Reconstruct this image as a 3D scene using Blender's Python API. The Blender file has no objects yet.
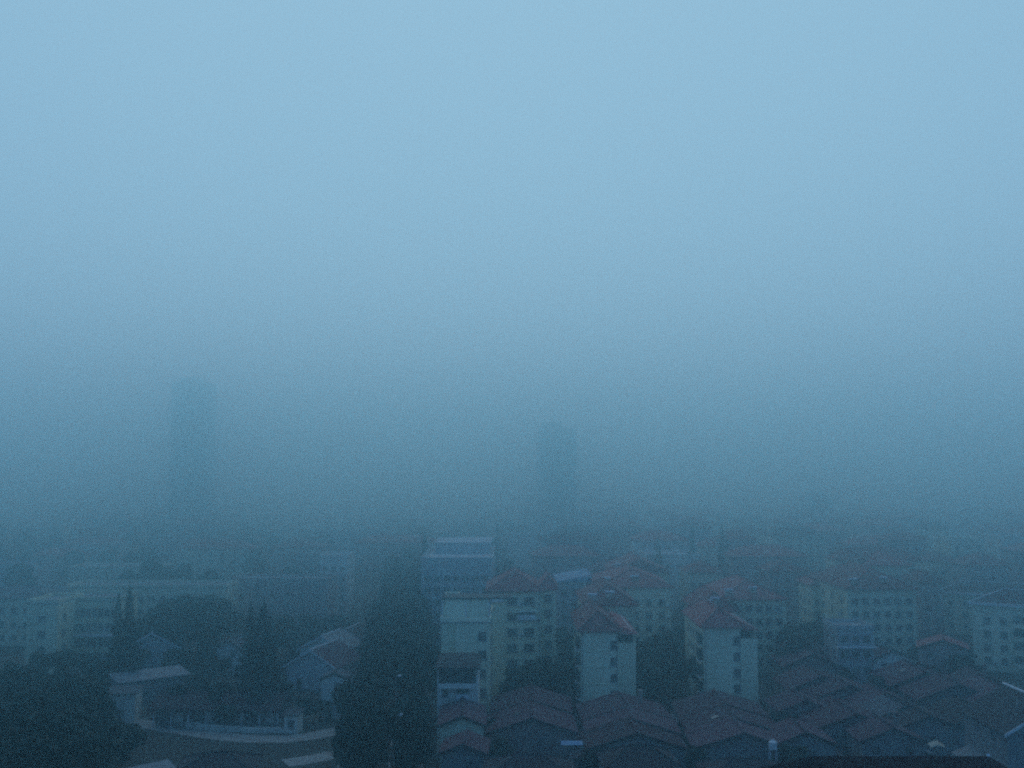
import bpy, math, random
from mathutils import Vector
R = math.radians
sc = bpy.context.scene
col = sc.collection

# ------------------------------------------------------------------ camera
F = 1050.0                      # focal length in pixels of the 1024 px wide frame
CAM_H = 43.0                    # a fifteenth-floor window
PITCH = math.atan(86.0 / F)     # tilted slightly up: horizon at row 470
CP, SP = math.cos(PITCH), math.sin(PITCH)
cam_d = bpy.data.cameras.new('camera'); cam = bpy.data.objects.new('camera', cam_d); col.objects.link(cam)
cam.location = (0, 0, CAM_H); cam.rotation_euler = (R(90) + PITCH, 0, 0)
cam_d.sensor_width = 36; cam_d.lens = 36 * F / 1024; cam_d.clip_start = 0.5; cam_d.clip_end = 9000
sc.camera = cam

# ------------------------------------------------------------------ sky, sun, exposure
SUN_EL, SUN_AZ = R(55), R(0)
SKY_DARK = (.55, 2.25, 5.6)         # the darker blue cloud overhead and behind
SKY_LIGHT = (3.1, 5.35, 7.0)       # the paler cloud ahead
w = bpy.data.worlds.new('World'); sc.world = w; w.use_nodes = True
nt = w.node_tree; nt.nodes.clear()
out = nt.nodes.new('ShaderNodeOutputWorld'); bg = nt.nodes.new('ShaderNodeBackground')
sky = nt.nodes.new('ShaderNodeTexSky'); sky.sky_type = 'NISHITA'; sky.sun_disc = False
sky.sun_elevation = SUN_EL; sky.sun_rotation = SUN_AZ
tc = nt.nodes.new('ShaderNodeTexCoord')
gd = nt.nodes.new('ShaderNodeVectorMath'); gd.operation = 'DOT_PRODUCT'     # overcast dusk: the lighter half of the sky is ahead
GLOW_EL = R(32); gd.inputs[1].default_value = (0.0, math.cos(GLOW_EL), math.sin(GLOW_EL))
mr = nt.nodes.new('ShaderNodeMapRange'); mr.interpolation_type = 'SMOOTHSTEP'
mr.inputs['From Min'].default_value = 0.0; mr.inputs['From Max'].default_value = 1.0
mr.inputs['To Min'].default_value = 0.0; mr.inputs['To Max'].default_value = 1.0
cc = nt.nodes.new('ShaderNodeMix'); cc.data_type = 'RGBA'
cc.inputs['A'].default_value = SKY_DARK + (1,); cc.inputs['B'].default_value = SKY_LIGHT + (1,)
mx = nt.nodes.new('ShaderNodeMix'); mx.data_type = 'RGBA'; mx.inputs['Factor'].default_value = 0.92
L = nt.links.new
L(tc.outputs['Generated'], gd.inputs[0]); L(gd.outputs['Value'], mr.inputs['Value'])
L(mr.outputs['Result'], cc.inputs['Factor'])
L(sky.outputs['Color'], mx.inputs['A']); L(cc.outputs['Result'], mx.inputs['B'])
L(mx.outputs['Result'], bg.inputs['Color']); L(bg.outputs['Background'], out.inputs['Surface'])
bg.inputs['Strength'].default_value = 0.10

sun_d = bpy.data.lights.new('sun', 'SUN'); sun = bpy.data.objects.new('sun', sun_d); col.objects.link(sun)
sun_d.energy = 0.06; sun_d.angle = R(40); sun_d.color = (1.0, 0.97, 0.92)
# weak sun behind the cloud, high ahead of the camera
sd = Vector((math.sin(SUN_AZ) * math.cos(SUN_EL), math.cos(SUN_AZ) * math.cos(SUN_EL), math.sin(SUN_EL)))
sun.rotation_euler = sd.to_track_quat('Z', 'Y').to_euler()

HAZE_DENSITY = .0047
HAZE_ANISO = 0.94
HAZE_COLOR = (.66, .95, 1, 1)       # pale blue: thinner in red
sc.view_settings.view_transform = 'Standard'; sc.view_settings.look = 'None'
sc.view_settings.exposure = 0.0; sc.view_settings.gamma = 1.0; sc.view_settings.use_curve_mapping = False
sc.cycles.max_bounces = 16; sc.cycles.diffuse_bounces = 3; sc.cycles.volume_bounces = 14
sc.cycles.use_denoising = False
sc.cycles.pixel_filter_type = 'BLACKMAN_HARRIS'; sc.cycles.filter_width = 2.2     # a small soft phone lens
sc.cycles.use_adaptive_sampling = False

# ------------------------------------------------------------------ projection helpers (photo measurements -> metres)
def zw(py, D):
    q = (384 - py) / F
    return CAM_H + D * (q * CP + SP) / (CP - q * SP)
def dist(py, z):
    q = (384 - py) / F
    return (z - CAM_H) * (CP - q * SP) / (q * CP + SP)
def xw(px, D, z=8.0):
    return (px - 512) / F * (D * CP + (z - CAM_H) * SP)

# ------------------------------------------------------------------ materials
def mat(name, base, rough=0.8, var=0.25, scale=0.6, streak=False, bump=0.0, kind=None, metallic=0.0, spec=0.3):
    m = bpy.data.materials.new(name); m.use_nodes = True
    t = m.node_tree; p = t.nodes['Principled BSDF']
    p.inputs['Roughness'].default_value = rough; p.inputs['Metallic'].default_value = metallic
    p.inputs['Specular IOR Level'].default_value = spec
    g = t.nodes.new('ShaderNodeTexCoord'); mp = t.nodes.new('ShaderNodeMapping')
    t.links.new(g.outputs['Object'], mp.inputs['Vector'])
    if streak: mp.inputs['Scale'].default_value = (1.0, 1.0, 0.12)
    n = t.nodes.new('ShaderNodeTexNoise'); n.inputs['Scale'].default_value = scale; n.inputs['Detail'].default_value = 6
    n.inputs['Roughness'].default_value = 0.65
    t.links.new(mp.outputs['Vector'], n.inputs['Vector'])
    oi = t.nodes.new('ShaderNodeObjectInfo')
    add = t.nodes.new('ShaderNodeMath'); add.operation = 'MULTIPLY_ADD'
    add.inputs[1].default_value = 0.35; t.links.new(oi.outputs['Random'], add.inputs[0]); t.links.new(n.outputs['Fac'], add.inputs[2])
    r = t.nodes.new('ShaderNodeValToRGB'); e = r.color_ramp.elements
    lo = tuple(c * (1 - var) for c in base) + (1,); hi = tuple(min(.9, c * (1 + var)) for c in base) + (1,)
    e[0].position = 0.42; e[0].color = lo; e[1].position = 0.95; e[1].color = hi
    t.links.new(add.outputs[0], r.inputs['Fac'])
    src = r.outputs['Color']
    if kind == 'tile':
        wv = t.nodes.new('ShaderNodeTexWave'); wv.inputs['Scale'].default_value = 1.4; wv.inputs['Distortion'].default_value = 1.0
        wv.bands_direction = 'X'; t.links.new(g.outputs['Object'], wv.inputs['Vector'])
        wz = t.nodes.new('ShaderNodeTexWave'); wz.inputs['Scale'].default_value = 1.0; wz.inputs['Distortion'].default_value = 1.5
        wz.bands_direction = 'Z'; t.links.new(g.outputs['Object'], wz.inputs['Vector'])
        ad = t.nodes.new('ShaderNodeMath'); ad.operation = 'ADD'
        t.links.new(wv.outputs['Fac'], ad.inputs[0]); t.links.new(wz.outputs['Fac'], ad.inputs[1])
        b = t.nodes.new('ShaderNodeBump'); b.inputs['Strength'].default_value = 0.5; b.inputs['Distance'].default_value = 0.08
        t.links.new(ad.outputs[0], b.inputs['Height']); t.links.new(b.outputs['Normal'], p.inputs['Normal'])
    elif kind == 'corrugated':
        wv = t.nodes.new('ShaderNodeTexWave'); wv.inputs['Scale'].default_value = 2.0; wv.bands_direction = 'X'
        t.links.new(g.outputs['Object'], wv.inputs['Vector'])
        b = t.nodes.new('ShaderNodeBump'); b.inputs['Strength'].default_value = 0.5; b.inputs['Distance'].default_value = 0.05
        t.links.new(wv.outputs['Fac'], b.inputs['Height']); t.links.new(b.outputs['Normal'], p.inputs['Normal'])
    elif bump:
        b = t.nodes.new('ShaderNodeBump'); b.inputs['Strength'].default_value = bump; b.inputs['Distance'].default_value = 0.1
        t.links.new(n.outputs['Fac'], b.inputs['Height']); t.links.new(b.outputs['Normal'], p.inputs['Normal'])
    t.links.new(src, p.inputs['Base Color'])
    return m

M = {}
M['cream'] = mat('cream_render', (.80, .79, .52), .85, .22, .35, streak=True)
M['white'] = mat('white_render', (.72, .71, .61), .85, .22, .35, streak=True)
M['grey'] = mat('grey_render', (.42, .42, .41), .85, .25, .35, streak=True)
M['yellow'] = mat('pale_yellow_render', (.68, .67, .44), .85, .2, .3, streak=True)
M['pink'] = mat('pink_render', (.42, .32, .28), .85, .2, .3, streak=True)
M['brick'] = mat('brown_brick', (.31, .23, .20), .9, .3, 1.2, bump=.3)
M['greybrick'] = mat('grey_brick', (.24, .23, .22), .9, .3, 1.2, bump=.3)
M['redroof'] = mat('red_tile', (.27, .085, .085), .75, .6, .9, kind='tile')
M['brownroof'] = mat('brown_tile', (.092, .046, .058), .8, .6, .9, kind='tile')
M['darkroof'] = mat('dark_tile', (.04, .032, .036), .8, .6, .9, kind='tile')
M['blackroof'] = mat('near_black_tile', (.020, .014, .017), .95, .6, .9, kind='tile', spec=.05)
M['greyroof'] = mat('grey_tile', (.10, .10, .11), .8, .6, .9, kind='tile')
M['paleroof'] = mat('pale_sheet_roof', (.24, .26, .27), .6, .2, .5, kind='corrugated')
M['blueroof'] = mat('blue_sheet_roof', (.17, .33, .50), .5, .2, .5, kind='corrugated')
M['deck'] = mat('roof_deck', (.28, .29, .30), .9, .3, .4)
M['whitedeck'] = mat('pale_roof_deck', (.46, .48, .49), .8, .15, .2)
M['trim'] = mat('pale_trim', (.72, .73, .72), .7, .15, 1)
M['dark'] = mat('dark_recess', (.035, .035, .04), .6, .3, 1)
M['glass'] = mat('window_glass', (.025, .03, .035), .12, .3, 3, spec=.5)
e_ = [n for n in M['glass'].node_tree.nodes if n.type == 'VALTORGB'][0].color_ramp.elements      # curtains and blinds behind some panes
e_[0].position = .5; e_[0].color = (.015, .018, .02, 1); e_[1].position = .86; e_[1].color = (.20, .19, .17, 1)
M['frame'] = mat('window_frame', (.30, .31, .32), .5, .1, 1)
M['metal'] = mat('galvanised_metal', (.35, .36, .37), .45, .2, 1, metallic=.6)
M['asphalt'] = mat('asphalt', (.05, .05, .052), .9, .25, .8, bump=.1)
M['paving'] = mat('paving', (.16, .155, .15), .9, .25, .8)
M['lane'] = mat('concrete_lane', (.36, .36, .33), .9, .2, .6)
M['paint'] = mat('road_paint', (.7, .7, .68), .7, .1, 2)
M['bark'] = mat('bark', (.06, .045, .035), .95, .3, 3, bump=.5)
M['door'] = mat('door_wood', (.10, .05, .035), .6, .2, 2)
M['cloth'] = mat('beige_tarpaulin', (.60, .50, .36), .7, .15, 2)
M['tank'] = mat('white_tank', (.75, .76, .76), .4, .05, 2)
M['leaf'] = mat('broad_leaves', (.042, .055, .034), .6, .5, .35)
M['needle'] = mat('conifer_needles', (.026, .04, .03), .65, .45, .35)
M['ground'] = mat('ground', (.05, .05, .042), .95, .5, .06, bump=.2)

# ------------------------------------------------------------------ mesh builder
class MB:
    def __init__(s): s.v = []; s.f = []; s.m = []
    def face(s, pts, mi=0):
        n = len(s.v); s.v += [tuple(p) for p in pts]; s.f.append(tuple(range(n, n + len(pts)))); s.m.append(mi)
    def box(s, x0, x1, y0, y1, z0, z1, mi=0):
        n = len(s.v)
        s.v += [(x0,y0,z0),(x1,y0,z0),(x1,y1,z0),(x0,y1,z0),(x0,y0,z1),(x1,y0,z1),(x1,y1,z1),(x0,y1,z1)]
        for q in ((0,3,2,1),(4,5,6,7),(0,1,5,4),(1,2,6,5),(2,3,7,6),(3,0,4,7)):
            s.f.append(tuple(n + i for i in q)); s.m.append(mi)
    def hull(s, bot, top, mi=0):
        """two loops of equal length, bottom and top, joined into a closed solid"""
        n = len(s.v); k = len(bot); s.v += [tuple(p) for p in bot] + [tuple(p) for p in top]
        s.f.append(tuple(n + i for i in reversed(range(k)))); s.m.append(mi)
        s.f.append(tuple(n + k + i for i in range(k))); s.m.append(mi)
        for i in range(k):
            j = (i + 1) % k
            s.f.append((n + i, n + j, n + k + j, n + k + i)); s.m.append(mi)
    def tube(s, a, b, ra, rb, k=7, mi=0):
        a = Vector(a); b = Vector(b); d = (b - a).normalized()
        u = d.cross(Vector((0, 0, 1)) if abs(d.z) < .9 else Vector((1, 0, 0))).normalized(); v = d.cross(u)
        lo = [a + (u * math.cos(t) + v * math.sin(t)) * ra for t in [2 * math.pi * i / k for i in range(k)]]
        hi = [b + (u * math.cos(t) + v * math.sin(t)) * rb for t in [2 * math.pi * i / k for i in range(k)]]
        s.hull(lo, hi, mi)
    def mesh(s, name, mats):
        me = bpy.data.meshes.new(name); me.from_pydata(s.v, [], s.f)
        for m in mats: me.materials.append(M[m])
        if len(mats) > 1: me.polygons.foreach_set('material_index', s.m)
        me.update(); return me
    def build(s, name, mats, parent=None):
        if isinstance(mats, str): mats = [mats]
        o = bpy.data.objects.new(name, s.mesh(name, mats)); col.objects.link(o)
        if parent: o.parent = parent
        return o

def tag(o, label, cat, group=None):
    o['label'] = label; o['category'] = cat
    if group: o['group'] = group
    return o
def thing(name, label, cat, loc, rz=0, group=None):
    o = bpy.data.objects.new(name, None); col.objects.link(o); o.empty_display_size = .5
    o.location = loc; o.rotation_euler = (0, 0, rz)
    return tag(o, label, cat, group)
def structure(o): o['kind'] = 'structure'; return o
def link_copy(src, parent, loc=None, rz=0):
    o = src.copy(); col.objects.link(o); o.parent = parent
    if loc is not None: o.location = loc; o.rotation_euler = (0, 0, rz)
    return o

# ------------------------------------------------------------------ ground and roads (structure)
def sheet(name, pts, z, m):
    b = MB(); b.face([(x, y, z) for x, y in pts]); return structure(b.build(name, m))
sheet('ground', [(-1500, -90), (1500, -90), (1500, 2700), (-1500, 2700)], 0, 'ground')
def strip(name, line, width, z, m, h=None):
    b = MB(); n = len(line); lft = []; rgt = []
    for i, (x, y) in enumerate(line):
        a = line[max(0, i - 1)]; c = line[min(n - 1, i + 1)]
        d = Vector((c[0] - a[0], c[1] - a[1])).normalized(); nx, ny = -d.y, d.x
        lft.append((x + nx * width / 2, y + ny * width / 2)); rgt.append((x - nx * width / 2, y - ny * width / 2))
    for i in range(n - 1):
        q = [rgt[i], rgt[i + 1], lft[i + 1], lft[i]]
        if h is None: b.face([(x, y, z) for x, y in q])
        else: b.hull([(x, y, z) for x, y in q], [(x, y, z + h) for x, y in q])
    return structure(b.build(name, m))
def road_x(y): return -16.4 - (y - 140) * 0.088
road_line = [(road_x(y), y) for y in range(60, 620, 20)]
strip('road', road_line, 5.4, .006, 'asphalt')
strip('pavement', [(x - 3.9, y) for x, y in road_line], 2.2, -.02, 'paving', .14)
strip('pavement', [(x + 3.9, y) for x, y in road_line], 2.2, -.02, 'paving', .14)
b = MB()
for i in range(60, 600, 6):
    x = road_x(i); b.face([(x - .07, i, .010), (x + .07, i, .010), (x - .33 + .07 + .04, i + 3, .010), (x - .33 - .07, i + 3, .010)])
structure(b.build('road_markings', 'paint'))
def px_line(pts): return [(xw(px, dist(py, 0), 0), dist(py, 0)) for px, py in pts]
strip('lane', px_line([(128, 721), (150, 725), (168, 728), (200, 733), (228, 737), (255, 739), (285, 739), (312, 736), (345, 729)]), 4.6, .010, 'lane')
strip('lane', px_line([(285, 763), (300, 761), (318, 758), (336, 754)]), 4.2, .010, 'lane')
EAST_LANES = [[(596, 768), (598, 735), (604, 700), (618, 680)], [(694, 768), (697, 735), (694, 705), (690, 680)]]
for i, ln in enumerate(EAST_LANES): strip('lane', px_line(ln), 3.0, .014, 'paving')
strip('road', [(-30, 300), (60, 296), (160, 292), (260, 288)], 8.0, .018, 'asphalt')
strip('road', [(-40, 268), (-110, 272), (-220, 280)], 7.0, .018, 'asphalt')

# ------------------------------------------------------------------ windows, balconies
def window_protos(wd, ht):
    f = MB(); t = .09
    f.box(-wd/2, -wd/2 + t, -.07, .05, 0, ht); f.box(wd/2 - t, wd/2, -.07, .05, 0, ht)
    f.box(-wd/2 + t, wd/2 - t, -.07, .05, 0, t); f.box(-wd/2 + t, wd/2 - t, -.07, .05, ht - t, ht)
    f.box(-.04, .04, -.065, .05, t, ht - t)
    f.box(-wd/2 - .12, wd/2 + .12, -.16, .05, -.1, -.002)
    p = MB(); p.box(-wd/2 + .05, wd/2 - .05, -.03, .04, .05, ht - .05)
    a = MB(); a.v = f.v + p.v; a.f = f.f + [tuple(i + len(f.v) for i in q) for q in p.f]; a.m = [0] * len(f.f) + [1] * len(p.f)
    return f.mesh('window', ['frame']), p.mesh('pane', ['glass']), a.mesh('window', ['frame', 'glass'])
WIN = {}
def win(parent, x, y, z, rz, wd=1.4, ht=1.5, fine=False):
    k = (wd, ht)
    if k not in WIN: WIN[k] = window_protos(wd, ht)
    fm, pm, am = WIN[k]
    o = bpy.data.objects.new('window', fm if fine else am); col.objects.link(o); o.parent = parent
    o.location = (x, y, z); o.rotation_euler = (0, 0, rz)
    if fine:
        p = bpy.data.objects.new('pane', pm); col.objects.link(p); p.parent = o
    return o
BAL = {}
def balcony(parent, x, y, z, rz, wd=2.6, m='cream'):
    k = (wd, m)
    if k not in BAL:
        b = MB()
        b.box(-wd/2, wd/2, -1.2, .03, -.12, .0); b.box(-wd/2, wd/2, -1.2, -1.08, 0, .95)
        b.box(-wd/2, -wd/2 + .12, -1.078, .03, 0, .95); b.box(wd/2 - .12, wd/2, -1.078, .03, 0, .95)
        b.box(-wd/2 + .2, wd/2 - .2, -.05, .03, .02, 2.3, 1)
        b.box(-wd/2 + .02, wd/2 - .02, -1.16, -1.12, .953, 2.2, 1)
        BAL[k] = b.mesh('balcony', [m, 'glass'])
    o = bpy.data.objects.new('balcony', BAL[k]); col.objects.link(o); o.parent = parent
    o.location = (x, y, z); o.rotation_euler = (0, 0, rz); return o
def loggia(parent, x, y, z, rz, wd=2.6, ht=2.2):
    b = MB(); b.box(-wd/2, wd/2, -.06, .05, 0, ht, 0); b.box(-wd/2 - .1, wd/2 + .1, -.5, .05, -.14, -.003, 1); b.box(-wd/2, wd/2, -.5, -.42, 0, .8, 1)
    b.box(-wd/2, wd/2, -.45, .05, ht + .003, ht + .12, 1)
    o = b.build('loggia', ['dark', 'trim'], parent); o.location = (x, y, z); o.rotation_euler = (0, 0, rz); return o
AC = None
def air_con(parent, x, y, z, rz):
    global AC
    if AC is None:
        b = MB(); b.box(-.4, .4, -.42, -.1, 0, .6, 0); b.box(-.15, .33, -.43, -.419, .08, .52, 1)
        b.box(-.35, -.3, -.4, .03, -.06, -.002, 0); b.box(.3, .35, -.4, .03, -.06, -.002, 0)
        AC = b.mesh('air_conditioner', ['trim', 'dark'])
    o = bpy.data.objects.new('air_conditioner', AC); col.objects.link(o); o.parent = parent
    o.location = (x, y, z); o.rotation_euler = (0, 0, rz); return o

# ------------------------------------------------------------------ roofs
def hip_roof(root, x0, x1, y0, y1, z, rise, over=.6, m='redroof', name='roof', gable=False, trim=None):
    x0 -= over; x1 += over; y0 -= over; y1 += over
    w_, d_ = x1 - x0, y1 - y0; b = MB()
    b.box(x0, x1, y0, y1, z + .003, z + .24)
    zb = z + .24
    def q(p): b.face(p)
    if w_ >= d_:
        i = d_ / 2 * (0 if gable else .9); ym = (y0 + y1) / 2
        A, B = (x0 + i, ym, zb + rise), (x1 - i, ym, zb + rise)
        q([(x0,y0,zb),(x1,y0,zb),B,A]); q([(x1,y1,zb),(x0,y1,zb),A,B]); q([(x0,y1,zb),(x0,y0,zb),A]); q([(x1,y0,zb),(x1,y1,zb),B])
    else:
        i = w_ / 2 * (0 if gable else .9); xm = (x0 + x1) / 2
        A, B = (xm, y0 + i, zb + rise), (xm, y1 - i, zb + rise)
        q([(x0,y0,zb),(x1,y0,zb),A]); q([(x1,y0,zb),(x1,y1,zb),B,A]); q([(x1,y1,zb),(x0,y1,zb),B]); q([(x0,y1,zb),(x0,y0,zb),A,B])
    ro = b.build(name, m, root)
    c = MB(); c.tube(Vector(A) + Vector((0,0,.02)), Vector(B) + Vector((0,0,.02)), .16, .16, 6)
    cs = [(x0,y0,zb),(x1,y0,zb),(x1,y1,zb),(x0,y1,zb)]
    if not gable:
        for p in cs:
            e = A if (Vector(p) - Vector(A)).length < (Vector(p) - Vector(B)).length else B
            c.tube(Vector(p) + Vector((0,0,.02)), Vector(e) + Vector((0,0,.02)), .13, .13, 6)
    c.build('ridge_cap', trim or m, ro)
    return ro
def flat_roof(root, x0, x1, y0, y1, z, m='cream', dk='deck', h=.9, over=.15):
    b = MB(); t = .22; a0, a1, c0, c1 = x0 - over, x1 + over, y0 - over, y1 + over
    b.box(a0, a1, c0, c1, z + .003, z + .2, 1)
    b.box(a0, a1, c0, c0 + t, z + .203, z + h, 0); b.box(a0, a1, c1 - t, c1, z + .203, z + h, 0)
    b.box(a0, a0 + t, c0 + t + .002, c1 - t - .002, z + .203, z + h, 0); b.box(a1 - t, a1, c0 + t + .002, c1 - t - .002, z + .203, z + h, 0)
    return b.build('roof', [m, dk], root)
def solar(root, x, y, z, rz=0):
    b = MB(); b.hull([(-.8,-.7,.25),(.8,-.7,.25),(.8,.5,1.2),(-.8,.5,1.2)], [(-.8,-.76,.32),(.8,-.76,.32),(.8,.44,1.27),(-.8,.44,1.27)], 1)
    b.tube((-.95,.6,1.35),(.95,.6,1.35),.26,.26,10,0)
    for sxx in (-.7,.7): b.tube((sxx,.6,0),(sxx,.6,1.3),.03,.03,5,0); b.tube((sxx,-.6,0),(sxx,-.6,.35),.03,.03,5,0)
    o = b.build('solar_heater', ['tank', 'glass'], root); o.location = (x, y, z); o.rotation_euler = (0,0,rz); return o

# ------------------------------------------------------------------ apartment wing
def wing(root, x0, x1, y0, y1, ze, roof='hip', rise=2.8, wall='cream', rm='redroof', S=0, W=0, E=0, st=6, z1=2.4, sh=2.75,
         ww=1.4, wh=1.45, fine=False, bal=(), rng=None, deck='deck', band=True, smarg=.12, par=.9, trim=None, ac=.25):
    """one volume of a building in the local axes of its root; S/W/E = window columns on the faces towards the camera, left and right"""
    rng = rng or random.Random(int(x0 * 7 + y0 * 13 + ze))
    b = MB(); b.box(x0, x1, y0, y1, -.1, ze)
    if band:
        for k in range(1, st):
            zb = z1 - 1.0 + k * sh
            if zb < ze - .6: b.box(x0 - .05, x1 + .05, y0 - .05, y1 + .05, zb, zb + .14)
    wo = b.build('wall', wall, root)
    zs = [z1 + k * sh for k in range(st) if z1 + k * sh + wh / 2 < ze - .15]
    def cols(n, a, c):
        if isinstance(n, (list, tuple)): return list(n)
        if n <= 0: return []
        mgn = (c - a) * smarg; return [a + mgn + (c - a - 2 * mgn) * ((i + .5) / n) for i in range(n)]
    for i, x in enumerate(cols(S, x0, x1)):
        for z in zs:
            if i in bal: balcony(root, x, y0, z - .95, 0, 2.4, wall)
            else:
                win(root, x, y0, z - wh / 2, 0, ww, wh, fine)
                if rng.random() < ac: air_con(root, x + ww * .5 + .75, y0, z - .9, 0)
    for y in cols(W, y0, y1):
        for z in zs:
            win(root, x0, y, z - wh / 2, -math.pi / 2, ww, wh, fine)
            if rng.random() < ac: air_con(root, x0, y + 1.4, z - .9, -math.pi / 2)
    for y in cols(E, y0, y1):
        for z in zs: win(root, x1, y, z - wh / 2, math.pi / 2, ww, wh, fine)
    if roof == 'hip': hip_roof(root, x0, x1, y0, y1, ze, rise, m=rm, trim=trim)
    elif roof == 'gable':
        hip_roof(root, x0, x1, y0, y1, ze, rise, m=rm, gable=True, trim=trim)
    elif roof == 'flat': flat_roof(root, x0, x1, y0, y1, ze, wall, deck, par)
    return wo
def pipe(root, x, y, z):
    b = MB(); b.tube((x, y - .12, .0), (x, y - .12, z), .07, .07, 6); return b.build('drainpipe', 'frame', root)

# ------------------------------------------------------------------ the near apartment blocks
G_GABLE = 'cream apartment blocks behind the row houses'
# block with the terrace, beside the avenue
D = 175; x0, x1 = xw(441, D, 12), xw(490, D, 12); zt = zw(602, D)
blk = thing('apartment_block', 'cream block beside the tree avenue, railed flat roof terrace in front, red roof behind', 'apartment block', (x0, D, 0), 0, G_GABLE)
W_ = x1 - x0
wing(blk, 0, W_, .0, 16, zt - 3.4, 'flat', S=0, E=3, st=7, z1=2.0, sh=3.0, fine=True, deck='deck', ac=0)
wing(blk, 2.4, W_ - .05, -1.1, -.02, zw(622, D), 'flat', S=[W_ - 1.25], st=6, z1=1.0, sh=3.0, fine=True, par=.25, ac=0)
wing(blk, .0, 2.2, 4, 15.5, zt - .6, 'flat', S=0, W=2, st=7, z1=2, sh=3, ac=0, par=.5)
for xx in (.15, W_ * .5, W_ - .15):               # posts of the terrace frame
    for y0_ in (.15, 9.6): b = MB(); b.box(xx - .09, xx + .09, y0_, y0_ + .18, zt - 2.6, zt); b.build('terrace_post', 'trim', blk)
b = MB(); b.box(-.2, W_ + 3.6, 3.5, 9.9, zt + .003, zt + .28); b.build('terrace_canopy', 'dark', blk)
b = MB(); b.box(.5, W_ - .4, 3.8, 4.1, zt - 3.2, zt - .02); b.build('terrace_wall', 'cream', blk)
D2 = 198; a0, a1, a2 = xw(488, D2, 15), xw(541, D2, 15), xw(556, D2 + 4, 15); zE = zw(592, D2)
o_ = D2 - D
wing(blk, a0 - x0, a1 - x0, o_, o_ + 16, zE, 'hip', 3.2, S=[a0 - x0 + (512 - 488) / 53 * (a1 - a0), a0 - x0 + (529 - 488) / 53 * (a1 - a0)], W=0, E=2, st=7, z1=1.6, sh=2.85, fine=True, ac=.6, ww=1.9)
wing(blk, a1 - x0 + .02, a2 - x0, o_ + 4, o_ + 15, zE - .1, 'hip', 2.4, S=1, E=3, st=7, z1=1.6, sh=2.85, fine=True, ac=0)
loggia(blk, a0 - x0 + 1.5, o_, zw(601, D2), 0, 2.4, 1.6)
loggia(blk, a0 - x0 + 7.2, o_, zw(619, D2), 0, 3.2, 1.3)
for xx, yy in ((3, 13), (5, 14.2)): solar(blk, xx, yy, zt - 3.2)
pipe(blk, W_ - .3, 0, zt - 3.5); pipe(blk, a1 - x0 - .3, o_, zE - .2)

# the narrow house tucked against it
D = 161; x0, x1 = xw(437, D, 9), xw(478, D, 9); zt = zw(668, D)
h = thing('house', 'narrow white house with dark hip roof and dark openings, against the terraced block', 'house', (x0, D, 0))
W_ = x1 - x0
wing(h, 0, W_, 0, 9, zt, 'none', wall='white', S=0, W=1, st=4, z1=2, sh=2.9, fine=True, ac=0, band=False)
b = MB(); b.box(-.35, W_ + .35, -1.5, 9.4, zt + .003, zt + .3); b.hull([(-.35,-1.5,zt+.303),(W_+.35,-1.5,zt+.303),(W_+.35,9.4,zt+.303),(-.35,9.4,zt+.303)], [(.8,1.2,zt+1.1),(W_-.8,1.2,zt+1.1),(W_-.8,7,zt+1.1),(.8,7,zt+1.1)])
b.build('roof', 'darkroof', h)
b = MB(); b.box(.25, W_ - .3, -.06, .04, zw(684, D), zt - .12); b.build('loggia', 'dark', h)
b = MB(); b.box(.25, W_ - .3, -1.4, -1.3, zw(684, D) - .4, zw(684, D) + .35); b.box(.25, W_ - .3, -1.298, -.07, zw(684, D) - .4, zw(684, D) - .25); b.build('balcony', 'white', h)
loggia(h, W_ * .62, -.0, zw(699, D), 0, 1.9, 1.7); win(h, W_ * .2, 0, zw(697, D), 0, .9, 1.7, True)

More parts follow.
